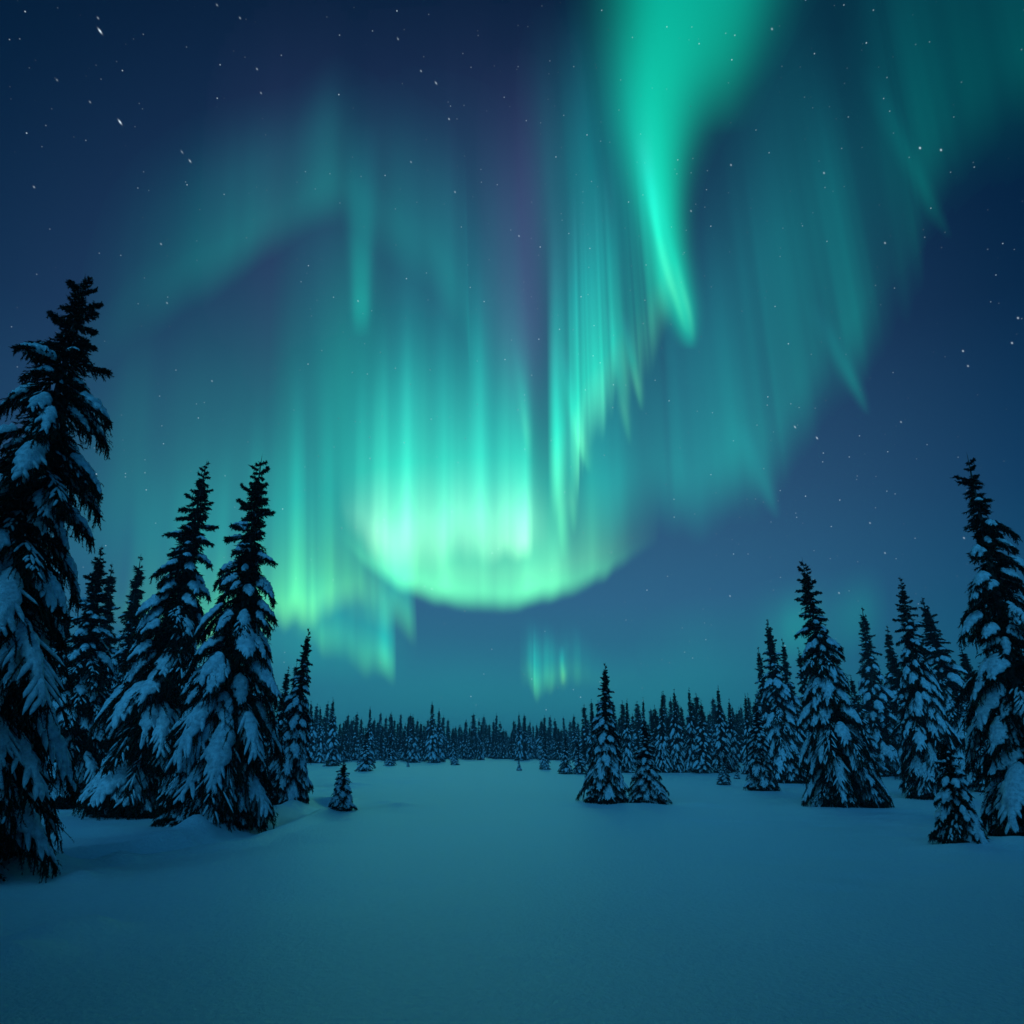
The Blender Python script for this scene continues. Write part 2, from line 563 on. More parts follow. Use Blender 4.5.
                if fingers:
                    keep = (g.random(len(tp)) < 0.80 * (0.4 + 0.6 * ld)) & (st > 0.40 + 0.12 * g.random())
                    fr = np.clip(tl[keep] * 0.13, 0.010, 0.045) * (0.7 + 0.4 * ld)
                    add_fingers(tp[keep] + N(st[keep]) * 0.012, td[keep] * (0.55 + 0.25 * g.random((keep.sum(), 1))), fr)
                    add_fingers(P(np.array([0.8])), A(np.array([0.9])) * 0.2 * L3, np.array([min(0.06, 0.06 * L3 + 0.012)]))
            elif fingers:                            # a light dusting on the boughs that have shed their load
                keep = g.random(len(tp)) < 0.25 + 1.2 * max(0.0, load)
                kl_ = 0.22 + 0.33 * g.random((keep.sum(), 1))
                add_fingers(tp[keep] + N(st[keep]) * 0.012 + td[keep] * (0.45 * g.random((keep.sum(), 1))), td[keep] * kl_, np.clip(tl[keep] * 0.09, 0.006, 0.024))
                add_fingers(P(np.array([0.35, 0.65])), A(np.array([0.4, 0.7])) * 0.25 * L3, np.array([1.0, 0.8]) * min(0.03, 0.03 * L3 + 0.006))
    # inner sprays close to the trunk keep the heart of the crown dark
    ni = int(inner * whorls * per * 3)
    if ni:
        ti = g.random(ni) ** 1.25 * 0.93
        ph = g.random(ni) * 6.283
        rr_ = RB * (1 - ti) ** blunt * (0.10 + 0.55 * g.random(ni))
        P0 = np.stack([np.cos(ph) * rr_ * 0.3, np.sin(ph) * rr_ * 0.3, ti * H + 0.02], -1)
        D0 = np.stack([np.cos(ph) * rr_, np.sin(ph) * rr_, -rr_ * 0.45], -1)
        P0[:, 2] += rr_ * 0.3
        low = P0[:, 2] + D0[:, 2]
        D0[:, 2] += np.maximum(0, 0.03 - low)
        add_blades(P0, D0, blades + 4, blade_len * 1.5)
        add_cores(P0, D0, 0.03)
    # leader
    add_blades(np.array([[0, 0, H * 0.93]]), np.array([[0, 0, H * 0.075]]), blades * 2, blade_len * 0.30, 0.35)
    add_cores(np.array([[0, 0, H * 0.93]]), np.array([[0, 0, H * 0.08]]), 0.012 + 0.0015 * H)
    return tr, ne, sn


def solve_tree(bx, by, ty):
    """ground point below a photo pixel and the height that puts its top at photo row ty"""
    p0 = on_ground(float(bx), float(by))
    zg = float(ground_z(p0[0], p0[1]))
    k = (512.0 - ty) / F_PX
    # (dz*CP - y*SP) / (y*CP + dz*SP) = k
    y = p0[1]
    dz = y * (k * CP + SP) / (CP - k * SP)
    return Vector((p0[0], p0[1], zg)), EYE + dz - zg


def project(v):
    x, y, z = v[0], v[1], v[2] - EYE
    d = y * CP + z * SP
    return 512 + F_PX * x / d, 512 - F_PX * (z * CP - y * SP) / d


class Variant:
    def __init__(self, name, H, RB, parts=True, **kw):
        self.H, self.RB = H, RB
        a, b, c = spruce(H=H, RB=RB, **kw)
        self.single = not parts
        if parts:
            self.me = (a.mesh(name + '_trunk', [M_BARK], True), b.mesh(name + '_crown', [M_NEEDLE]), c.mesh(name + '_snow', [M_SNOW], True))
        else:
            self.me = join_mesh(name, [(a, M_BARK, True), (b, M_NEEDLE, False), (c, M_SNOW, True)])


def plant(var, bx, by, tx, ty, wpx, label, group, rz=None, name='spruce_tree', cat='spruce tree', sink=0.0):
    loc, H = solve_tree(bx, by, ty)
    depth = loc.y * CP + (-EYE) * SP
    wid = wpx / 2 * depth / F_PX
    sxy, sz = wid / var.RB, H / var.H
    # lean so that the top falls on the photo column tx
    top = loc + Vector((0, 0, H))
    u, _ = project(top)
    dx = (tx - u) * (top.y * CP + (top.z - EYE) * SP) / F_PX
    lean = math.atan2(dx, H)
    if rz is None:
        rz = random.random() * 6.28
    if var.single:
        o = bpy.data.objects.new(name, var.me)
    else:
        o = bpy.data.objects.new(name, None)
        o.empty_display_size = 0.3
    COL.objects.link(o)
    loc.z -= sink
    o.matrix_world = Matrix.Translation(loc) @ Matrix.Rotation(lean, 4, 'Y') @ Matrix.Diagonal((sxy, sxy, sz, 1)) @ Matrix.Rotation(rz, 4, 'Z')
    if not var.single:
        link('trunk', var.me[0], o)
        c = link('crown', var.me[1], o)
        link('snow_clumps', var.me[2], c)
    tag(o, label, cat, group)
    return o


random.seed(11)
HERO = dict(twigs=11, blades=22, mitt=(15, 11))
V = {}
V['giant'] = Variant('giant_spruce', 11.0, 1.45, seed=9, whorls=36, per=9, top_snow=0.36, blunt=0.56, up_top=0.72, ragged=0.42, pad=0.18, top_thin=0.66, up_ang=0.5, skirt=0.45,
                     twigs=12, blades=30, mitt=(17, 12), blade_len=0.06, snow=1.25)
V['broad'] = Variant('broad_spruce', 9.0, 1.45, seed=12, whorls=29, per=9, top_snow=0.5, blunt=0.80, snow=1.08, **HERO)
V['broad_b'] = Variant('broad_spruce_b', 9.0, 1.45, seed=23, whorls=29, per=9, top_snow=0.5, blunt=0.80, snow=1.0, **HERO)
V['cone'] = Variant('cone_spruce', 8.5, 1.25, seed=31, whorls=30, per=9, top_snow=0.5, blunt=0.92, snow=1.05, **HERO)
V['gaunt'] = Variant('gaunt_spruce', 10.0, 1.2, seed=44, whorls=27, per=7, top_snow=0.35, blunt=0.65, ragged=0.40, snow=0.95, up_top=0.8, pad=0.26, **HERO)
V['young'] = Variant('young_spruce', 2.2, 0.55, seed=52, whorls=17, per=8, top_snow=0.7, blunt=0.75, snow=1.15, pad=0.11, twigs=7, blades=16,
                     mitt=(10, 9), blade_len=0.045, inner=0.8)
V['young_b'] = Variant('young_spruce_b', 2.2, 0.55, seed=57, whorls=16, per=7, top_snow=0.7, blunt=0.8, snow=1.1, pad=0.11, twigs=7, blades=16,
                       mitt=(10, 9), blade_len=0.045, inner=0.8)
MID = dict(pad=0.2, twigs=6, blades=11, mitt=(8, 7), blade_len=0.11, fringe=1)
for k in range(4):
    V['mid%d' % k] = Variant('slim_spruce', 8.0, 1.1, seed=60 + k, whorls=24, per=6, top_snow=0.5, blunt=0.88 + 0.05 * k, snow=0.95 + 0.1 * (k % 2), **MID)
FAR = dict(twigs=4, blades=5, mitt=(4, 5), blade_len=0.17, fringe=0, fingers=False, inner=0.8, pad=0.15, ragged=0.3, up_ang=0.1)
for k in range(6):
    V['far%d' % k] = Variant('distant_spruce', 8.0, 1.1, parts=False, seed=80 + k, whorls=22, per=6, top_snow=0.5, blunt=1.0 + 0.05 * k, snow=0.72 + 0.1 * (k % 3), **FAR)

GL = 'snow laden spruces left of the clearing'
GR = 'snow laden spruces right of the clearing'
GM = 'spruces standing on the far side of the clearing'
GY = 'young spruces growing out of the snow'
TREES = [
    # variant, base x, base y, top x, top y, width px, label, group
    ('giant', -66, 884, 85, 276, 196, 'tallest spruce with a dark ragged top, its base cut by the left edge', GL, 0.6),
    ('broad', 212, 826, 262, 456, 128, 'broad spruce with thick hanging snow pads behind the rounded snow mound', GL, 0.4),
    ('broad_b', 136, 814, 207, 461, 124, 'broad dark spruce overlapped by the snowier spruce beside the mound', GL, 2.2),
    ('cone', 62, 806, 102, 546, 96, 'spruce half hidden by the tallest ragged spruce', GL, 1.0),
    ('mid1', 92, 788, 112, 562, 66, 'narrow spire spruce with its tip just beside a slightly taller one', GL, 2.0),
    ('mid0', 112, 783, 141, 554, 72, 'slender spruce seen through the gap before the two broad ones', GL, 3.0),
    ('mid2', 160, 790, 178, 590, 80, 'dark spruce mostly hidden behind the two broad spruces', GL, 4.0),
    ('cone', 285, 803, 309, 628, 52, 'neat narrow spruce just clear of the broad left pair', GL, 2.5),
    ('mid3', 270, 790, 289, 666, 42, 'spruce behind the neat narrow one, only its right half showing', GL, 1.2),
    ('mid2', 242, 786, 262, 640, 50, 'spruce peeping out behind the broad snowy spruce with the mound', GL, 0.2),
    ('mid1', 28, 800, 62, 575, 76, 'dark spruce in the shade behind the tallest ragged spruce', GL, 5.0),
    ('mid2', 118, 795, 135, 588, 60, 'snowy spruce standing before the slender one in the left gap', GL, 0.8),
    ('cone', 36, 806, 70, 604, 66, 'snowy spruce pressed against the right side of the tallest ragged spruce', GL, 5.0),
    ('mid0', 925, 779, 891, 648, 52, 'snowy spruce in the gap behind the two tall right spruces', GR, 1.9),
    ('cone', 1000, 792, 970, 664, 56, 'snowy spruce just left of the big gaunt spruce on the right edge', GR, 2.4),
    ('young', 340, 811, 344, 762, 30, 'lone young spruce on open snow left of the centre of the clearing', GY, 0.5),
    ('cone', 607, 803, 605, 663, 48, 'taller of the two spruces standing together in the clearing', GM, 1.9),
    ('broad', 648, 803, 645, 722, 42, 'shorter spruce touching the taller one in the middle of the clearing', GM, 1.2),
    ('cone', 724, 785, 724, 756, 16, 'tiny spruce standing before the right woodland edge', GY, 1.0),
    ('broad_b', 763, 791, 755, 700, 36, 'short bushy spruce at the left foot of the right group', GR, 0.9),
    ('cone', 790, 782, 767, 619, 52, 'dense dark spruce left of the tallest free standing right one', GR, 3.3),
    ('mid0', 772, 774, 758, 646, 32, 'thin spire poking out left of the dense dark spruce', GR, 0.4),
    ('mid1', 800, 776, 782, 638, 38, 'spire close behind the right shoulder of the dense dark spruce', GR, 2.1),
    ('mid2', 818, 776, 798, 647, 40, 'spruce filling the gap beside the tall free standing right spruce', GR, 5.1),
    ('broad', 848, 806, 802, 558, 82, 'tall free standing spruce with a wide skirt of drooping snowy boughs', GR, 3.7),
    ('mid3', 872, 776, 850, 674, 36, 'low spruce showing behind the wide skirted one', GR, 1.5),
    ('mid0', 885, 775, 862, 606, 50, 'tall narrow spruce next right of the wide skirted spruce', GR, 2.9),
    ('mid1', 905, 775, 887, 625, 46, 'narrow spruce between two taller narrow spires', GR, 0.6),
    ('mid2', 878, 774, 861, 658, 34, 'low spire in front of the dark wood between two narrow spruces', GR, 4.0),
    ('broad_b', 937, 799, 900, 577, 66, 'tall spruce rising just behind the small bent spruce', GR, 4.6),
    ('cone', 972, 783, 922, 597, 74, 'tall spruce leaning close behind the one with the bent small tree', GR, 5.4),
    ('mid3', 1000, 782, 960, 645, 58, 'lower spruce between two tall ones near the right edge', GR, 2.2),
    ('mid1', 1030, 786, 990, 660, 60, 'dark spruce partly covered by the big spruce on the right edge', GR, 1.1),
    ('gaunt', 1047, 838, 967, 454, 112, 'big gaunt spruce with gaps between boughs, cut by the right edge', GR, 0.3),
    ('young', 965, 845, 943, 738, 56, 'small bent spruce heaped with snow in front of the right group', GY, 2.6),
]
for tr_ in TREES:
    plant(V[tr_[0]], *tr_[1:8], rz=tr_[8])

# spruces along the far edge of the clearing that can be told apart
EDGE = [
    (312, 762, 311, 700, 17, 'first thin spruce of the far wood, right beside the neat narrow spruce'),
    (321, 762, 320, 705, 15, 'thin spruce squeezed between two taller ones at the left end of the far wood'),
    (332, 765, 333, 697, 19, 'tall dark spruce at the left end of the far wood'),
    (370, 762, 370, 706, 15, 'dark spire behind the rounded spruce at the clearing edge'),
    (365, 771, 367, 730, 21, 'rounded spruce standing forward of the far wood on the left'),
    (390, 765, 390, 739, 13, 'low spruce at the foot of the left far wood'),
    (413, 762, 413, 714, 17, 'dark spruce left of the tallest pair in the far wood'),
    (433, 762, 432, 701, 21, 'tallest spruce in the middle of the far wood'),
    (439, 761, 439, 708, 15, 'companion spruce leaning against the tallest in the far wood'),
    (455, 764, 455, 740, 11, 'low dark spruce standing just before the middle of the far wood'),
    (519, 760, 519, 712, 13, 'lone thin spire above the low middle part of the far wood'),
    (530, 759, 530, 720, 11, 'thin spruce between the lone spire and a forward dark spruce'),
    (541, 759, 541, 719, 12, 'thin spruce right above the forward dark spruce'),
    (545, 769, 545, 739, 13, 'dark forward spruce at the right of the open middle'),
    (566, 773, 565, 736, 17, 'left one of the bushy spruces left of the standing pair'),
    (580, 773, 577, 740, 18, 'right one of the bushy spruces left of the standing pair'),
    (593, 768, 592, 708, 14, 'thin spruce peeping out behind the taller of the standing pair'),
    (627, 772, 627, 698, 18, 'spruce in the notch between the standing pair'),
    (645, 771, 643, 697, 16, 'spire right behind the shorter of the standing pair'),
    (663, 772, 662, 691, 20, 'first tall spruce right of the standing pair'),
    (677, 772, 674, 688, 19, 'second tall spruce right of the standing pair'),
    (692, 772, 689, 687, 19, 'third tall spruce right of the standing pair'),
    (703, 773, 701, 700, 26, 'wide snowy spruce in the right part of the far wood'),
    (722, 773, 718, 685, 24, 'tallest spruce of the far wood behind the tiny one'),
    (733, 772, 729, 698, 18, 'thin spruce right of the tallest at the right end of the far wood'),
    (750, 774, 745, 693, 18, 'spire just left of the short bushy spruce at the right group'),
]
for k, e in enumerate(EDGE):
    plant(V['mid%d' % (k % 4)], *e, GM)
for (bx, by, ty, wp, lb) in [(519, 770, 760, 6, 'tiny spruce seedling alone on the snow in the middle distance'),
                             (408, 767, 761, 4, 'smallest seedling poking from the snow left of the middle'),
                             (737, 778, 768, 7, 'little spruce between the tiny one and the short bushy one')]:
    plant(V['young_b'], bx, by, bx, ty, wp, lb, GY)

# the rest of the far wood, one thing per spruce: (x from, x to, base row from, to, top row from, to, count, where)
WOOD = [
    (300, 350, 757.5, 762, 704, 722, 16, 'snow dusted spruce in the left end of the far wood'),
    (345, 425, 756.5, 761, 714, 730, 34, 'snow dusted spruce in the far wood left of its tallest pair'),
    (425, 520, 755.5, 759.5, 716, 732, 44, 'small dark spruce in the low middle of the far wood'),
    (515, 600, 755.5, 760, 716, 732, 40, 'small dark spruce in the far wood left of the standing pair'),
    (585, 660, 757, 766, 700, 722, 26, 'snow dusted spruce in the far wood behind the standing pair'),
    (655, 765, 758, 768, 694, 715, 40, 'tall snow dusted spruce in the far wood behind the right clearing'),
    (760, 900, 758, 770, 676, 712, 26, 'dim spruce deep in the wood behind the right group'),
    (890, 1040, 760, 770, 668, 705, 18, 'dim spruce deep in the wood near the right edge'),
]
for (x0, x1, b0, b1, t0, t1, n, lb) in WOOD:
    for i in range(n):
        x = x0 + (x1 - x0) * (i + random.random()) / n
        q = random.random()
        by = b0 + (b1 - b0) * q
        ty = t1 + (t0 - 4 - t1) * random.random() ** 1.7
        h = by - ty
        cx = x + (512 - x) * h / 2250 + random.gauss(0, 0.9)
        plant(V['far%d' % random.randrange(6)], x, by, cx, ty, h * (0.22 + 0.20 * random.random()) + 2, lb, 'spruces of the far wood')
for (x0, x1, b0, b1, t0, t1, n, lb) in [(-30, 300, 765, 775, 640, 700, 14, 'dim spruce deep in the wood behind the left group')]:
    for i in range(n):
        x = x0 + (x1 - x0) * (i + random.random()) / n
        by, ty = b0 + (b1 - b0) * random.random(), t0 + (t1 - t0) * random.random()
        h = by - ty
        plant(V['far%d' % random.randrange(6)], x, by, x + (512 - x) * h / 2250, ty, h * 0.27, lb, 'spruces of the far wood')

# the unbroken mass of forest beyond
fr = np.random.default_rng(5)
fm = []
nst, nes, sns = MB(), MB(), MB()
for proto in range(4):
    pass
fa, fb, fc = spruce(seed=95, H=8.0, RB=1.1, whorls=14, per=4, twigs=2, blades=4, mitt=(3, 4), blade_len=0.3, fringe=0, fingers=False, inner=0.5, top_snow=0.4)
vb, vc = np.concatenate(fb.v), np.concatenate(fc.v)
fbt = [f for f, _ in fb.f]
fct = [f for f, _ in fc.f]
fb3 = np.concatenate(fbt)
fc4 = np.concatenate(fct)
for i in range(520):
    az = fr.uniform(-0.75, 0.75)
    rad = fr.uniform(170, 330)
    x, y = rad * math.sin(az), rad * math.cos(az)
    s = fr.uniform(0.8, 1.25)
    a = fr.random() * 6.28
    ca, sa = math.cos(a) * s, math.sin(a) * s
    rot = np.array([[ca, -sa, 0], [sa, ca, 0], [0, 0, s * fr.uniform(0.9, 1.15)]])
    off = np.array([x, y, float(ground_z(x, y)) - 0.1])
    nes.add(vb @ rot.T + off, fb3)
    sns.add(vc @ rot.T + off, fc4)
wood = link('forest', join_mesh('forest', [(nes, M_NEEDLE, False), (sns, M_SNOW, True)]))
tag(wood, 'dark unbroken mass of distant spruce forest beyond the far wood', 'forest', kind='stuff')


# unseen spruces added behind the viewpoint only to darken the near snow
nes, sns = MB(), MB()
sdir = np.array([src[0], src[1]]) / math.hypot(src[0], src[1])
for i in range(110):
    az = math.pi - 1.75 + 3.5 * (i + fr.random()) / 110
    rad = fr.uniform(4.0, 10) + 3.0 * max(0.0, abs(az - math.pi) - 1.2)
    x, y = rad * math.sin(az), rad * math.cos(az)
    off_line = abs((x - 0.3) * sdir[1] - (y - 4.0) * sdir[0])
    if off_line < 1.7:                              # gap left in the added wood to light the middle of the snow
        continue
    s = fr.uniform(1.1, 1.5)
    a = fr.random() * 6.28
    ca, sa = math.cos(a) * s, math.sin(a) * s
    rot = np.array([[ca, -sa, 0], [sa, ca, 0], [0, 0, s]])
    off = np.array([x, y, float(ground_z(x, y)) - 0.1])
    nes.add(vb @ rot.T + off, fb3)
    sns.add(vc @ rot.T + off, fc4)
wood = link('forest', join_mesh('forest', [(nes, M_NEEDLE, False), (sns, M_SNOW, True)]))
tag(wood, 'unseen spruce wood added behind the viewpoint to shade the near snow', 'forest', kind='stuff')


# ------------------------------------------------------------------ cold night air over the clearing
HZ = 0.0011
if HZ > 0:
    hb = MB()
    hx, z0_, z1_ = 2750.0, -2.0, 16.0
    hb.add([(x, y, z) for z in (z0_, z1_) for x, y in ((-hx, -hx), (hx, -hx), (hx, hx), (-hx, hx))],
           [(3, 2, 1, 0), (4, 5, 6, 7), (0, 1, 5, 4), (1, 2, 6, 5), (2, 3, 7, 6), (3, 0, 4, 7)])
    hm = bpy.data.materials.new('night_air')
    hm.use_nodes = True
    hm.node_tree.nodes.clear()
    t = NT(hm.node_tree)
    pv = t.n('ShaderNodeVolumePrincipled')
    pv.inputs['Color'].default_value = (0.75, 0.9, 1.0, 1)
    pv.inputs['Density'].default_value = HZ
    o = t.n('ShaderNodeOutputMaterial')
    t.put(o.inputs['Volume'], pv.outputs[0])
    haze = link('haze', hb.mesh('haze', [hm]))
    tag(haze, 'thin cold night air over the clearing and the far wood', 'haze', kind='stuff')


# ------------------------------------------------------------------ aurora
def aurora_material(name, stops):
    m = bpy.data.materials.new(name)
    m.use_nodes = True
    m.node_tree.nodes.clear()
    t = NT(m.node_tree)
    ah = t.n('ShaderNodeAttribute', attribute_name='ray_height').outputs['Fac']
    ab = t.n('ShaderNodeAttribute', attribute_name='ray_brightness').outputs['Fac']
    em = t.n('ShaderNodeEmission')
    t.put(em.inputs[0], t.ramp(ah, stops))
    t.put(em.inputs[1], ab)
    tp = t.n('ShaderNodeBsdfTransparent')
    ad = t.n('ShaderNodeAddShader')
    t.put(ad.inputs[0], em.outputs[0])
    t.put(ad.inputs[1], tp.outputs[0])
    o = t.n('ShaderNodeOutputMaterial')
    t.put(o.inputs[0], ad.outputs[0])
    m.cycles.emission_sampling = 'NONE'
    return m


GREEN = aurora_material('aurora_green', [(0.0, (0.14, 1.0, 0.32)), (0.12, (0.18, 1.0, 0.42)), (0.35, (0.02, 0.85, 0.50)), (0.65, (0.02, 0.60, 0.50)), (1.0, (0.10, 0.25, 0.45))])
TEAL = aurora_material('aurora_teal', [(0.0, (0.0, 0.90, 0.60)), (0.4, (0.0, 0.75, 0.62)), (1.0, (0.02, 0.45, 0.60))])
JADE = aurora_material('aurora_jade', [(0.0, (0.0, 1.0, 0.55)), (0.5, (0.0, 0.9, 0.55)), (1.0, (0.0, 0.7, 0.5))])
LIME = aurora_material('aurora_lime', [(0.0, (0.30, 1.0, 0.10)), (0.2, (0.14, 0.95, 0.24)), (0.5, (0.01, 0.7, 0.45)), (1.0, (0.0, 0.45, 0.45))])
VIOLET = aurora_material('aurora_violet', [(0.0, (0.42, 0.30, 0.70)), (1.0, (0.25, 0.28, 0.70))])
PALETTE = [GREEN, TEAL, JADE, LIME, VIOLET]
ALT = 2500.0


def n1(x, seed):
    return vnoise(np.asarray(x, float), np.full(np.shape(x), seed * 7.37 + 0.5))


STR = [0]


def strip(ctrl, soft=0.06, decay=3.0, rays=0.5, fine=7.0, wide=34.0, ragged=0.05, seed=1, top_fade=0.55, res=(2.5, 90), pal=GREEN):
    """one hanging curtain: ctrl rows are lower edge x,y, upper end x,y, brightness. The lower edge hangs at one altitude,
    the rays stand upright above it."""
    c = np.array(ctrl, float)
    d = np.concatenate([[0], np.cumsum(np.hypot(*(c[1:, :2] - c[:-1, :2]).T) + 1e-3)])
    nu = max(8, int(d[-1] / res[0]))
    u = np.linspace(0, d[-1], nu)
    # smooth interpolation (cardinal spline through the rows)
    m = np.gradient(c, d, axis=0) if len(c) > 2 else np.repeat(((c[1:] - c[:-1]) / d[-1]), 2, 0)
    i = np.clip(np.searchsorted(d, u, 'right') - 1, 0, len(d) - 2)
    h = (d[i + 1] - d[i])
    t = ((u - d[i]) / h)[:, None]
    h = h[:, None]
    q = (2 * t ** 3 - 3 * t ** 2 + 1) * c[i] + (t ** 3 - 2 * t ** 2 + t) * h * m[i] + (-2 * t ** 3 + 3 * t ** 2) * c[i + 1] + (t ** 3 - t ** 2) * h * m[i + 1]
    A = np.maximum(0, q[:, 4])
    nv = res[1]
    v = np.linspace(0, 1, nv) ** 1.25
    r = 1 + rays * (0.9 * (n1(u / fine, seed) - 0.5) + 1.1 * (n1(u / wide, seed + 1) - 0.5) + 0.5 * (n1(u / (fine * 0.45), seed + 5) - 0.5)) * 2
    r = np.maximum(0.05, r)
    off = ragged * (n1(u / fine, seed + 2) * 0.6 + n1(u / wide, seed + 3))
    dk = decay * (0.65 + 0.7 * n1(u / (fine * 1.6), seed + 4))
    vv = v[None] - off[:, None]
    I = (A * r)[:, None] * smooth(0, soft, vv) * np.exp(-np.maximum(0, vv) * dk[:, None]) * (1 - smooth(top_fade, 1.0, v)[None])
    px = q[:, 0:1] * (1 - v) + q[:, 2:3] * v
    py = q[:, 1:2] * (1 - v) + q[:, 3:4] * v
    db = direction(q[:, 0], q[:, 1])
    STR[0] += 1
    rho = ALT * (1 + 0.013 * STR[0]) / np.maximum(0.03, db[:, 2]) * np.hypot(db[:, 0], db[:, 1])
    dd = direction(px, py)
    P = dd * (rho[:, None] / np.hypot(dd[..., 0], dd[..., 1]))[..., None]
    P[..., 2] += EYE
    return P, I, np.broadcast_to(v, I.shape), pal


def aurora(name, label, strips):
    mats = []
    V_, F_, B_, Hh, MI = [], [], [], [], []
    n = 0
    for (P, I, vv, pal) in strips:
        if pal not in mats:
            mats.append(pal)
        nu, nv = I.shape
        f = grid_faces(nu, nv)
        keep = I.ravel()[f].max(1) > 0.0035
        V_.append(P.reshape(-1, 3)); F_.append(f[keep] + n); B_.append(I.ravel()); Hh.append(vv.ravel())
        MI += [mats.index(pal)] * int(keep.sum())
        n += nu * nv
    v, f, b, h = np.concatenate(V_), np.concatenate(F_), np.concatenate(B_), np.concatenate(Hh)
    used = np.unique(f)
    remap = np.zeros(n, int)
    remap[used] = np.arange(len(used))
    mb = MB()
    mb.add(v[used], remap[f])
    me = mb.mesh(name, mats, True)
    me.polygons.foreach_set('material_index', np.array(MI, np.int32))
    for an, dat in (('ray_brightness', b[used]), ('ray_height', h[used])):
        at = me.attributes.new(an, 'FLOAT', 'POINT')
        at.data.foreach_set('value', dat.astype(np.float32))
    o = link(name, me)
    tag(o, label, 'aurora', 'curtains of northern lights')
    return o



RIB = [0]


def ribbon(rows, res=2.5, nv=61, rays=0.0, seed=1, pal=None, power=2.0):
    """a curtain seen from below: rows are x, y, half width to the left, half width to the right, brightness"""
    c = np.array(rows, float)
    d = np.concatenate([[0], np.cumsum(np.hypot(*(c[1:, :2] - c[:-1, :2]).T) + 1e-3)])
    u = np.linspace(0, d[-1], max(8, int(d[-1] / res)))
    m = np.gradient(c, d, axis=0)
    i = np.clip(np.searchsorted(d, u, 'right') - 1, 0, len(d) - 2)
    h = (d[i + 1] - d[i])
    t = ((u - d[i]) / h)[:, None]
    h = h[:, None]
    q = (2 * t ** 3 - 3 * t ** 2 + 1) * c[i] + (t ** 3 - 2 * t ** 2 + t) * h * m[i] + (-2 * t ** 3 + 3 * t ** 2) * c[i + 1] + (t ** 3 - t ** 2) * h * m[i + 1]
    v = np.linspace(-2.3, 2.3, nv)
    wd = np.where(v[None] < 0, q[:, 2:3], q[:, 3:4])
    px = q[:, 0:1] + wd * v[None]
    py = q[:, 1:2] + 0 * px
    I = np.maximum(0, q[:, 4:5]) * np.clip(np.exp(-np.abs(v) ** power) - np.exp(-2.3 ** power), 0, 1)[None]
    I = I * (1 + rays * (n1(v * 5 + 20, seed) - 0.5)[None] * 2)
    dd = direction(px, py)
    RIB[0] += 1
    P = dd * (ALT * (1 + 0.02 * RIB[0]) / np.maximum(0.04, dd[..., 2]))[..., None]
    P[..., 2] += EYE
    hh = np.broadcast_to(np.linspace(1, 0, len(u))[:, None] ** 1.5, I.shape)
    return P, I, hh, pal


MINT = aurora_material('aurora_mint', [(0.0, (0.46, 1.0, 0.46)), (0.15, (0.46, 1.0, 0.56)), (0.4, (0.06, 0.95, 0.56)), (1.0, (0.0, 0.5, 0.55))])

# 1 bright bowl in the centre
aurora('aurora_band', 'brightest aurora, a glowing green bowl hanging over the middle of the clearing', [
    strip([(318, 535, 322, 400, 0.0), (346, 552, 347, 370, .04), (368, 578, 366, 320, .36), (396, 601, 392, 240, 1.05), (438, 617, 434, 215, 1.35),
           (490, 625, 486, 210, 1.3), (535, 619, 531, 230, 1.2), (572, 605, 569, 250, .92), (600, 591, 598, 270, .55), (622, 575, 620, 290, .20), (660, 552, 656, 300, 0.0)],
          soft=0.065, decay=4.1, rays=0.14, fine=12, wide=50, ragged=0.02, seed=3),
    strip([(338, 530, 339, 370, 0), (360, 565, 360, 330, .45), (384, 588, 384, 280, 1.15), (424, 602, 424, 250, 1.05), (468, 594, 468, 250, .85), (505, 587, 503, 260, .95), (526, 585, 523, 270, .90), (538, 583, 535, 280, .32), (552, 580, 548, 290, 0)],
          soft=0.17, decay=3.6, rays=0.20, fine=9, wide=40, ragged=0.07, seed=17, pal=MINT),
    strip([(470, 576, 468, 330, 0), (492, 578, 491, 330, .30), (515, 578, 514, 330, .34), (528, 577, 527, 330, .36), (534, 576, 533, 340, 0)],
          soft=0.10, decay=3.2, rays=0.45, fine=6, wide=18, ragged=0.06, seed=25, pal=MINT),
    strip([(260, 540, 280, 60, 0), (350, 580, 360, 40, .19), (450, 600, 450, 40, .28), (518, 590, 510, 70, .24), (540, 580, 528, 90, .07), (562, 570, 550, 90, 0)],
          soft=0.30, decay=1.7, rays=0.16, fine=26, wide=70, ragged=0.08, seed=21, pal=TEAL)])
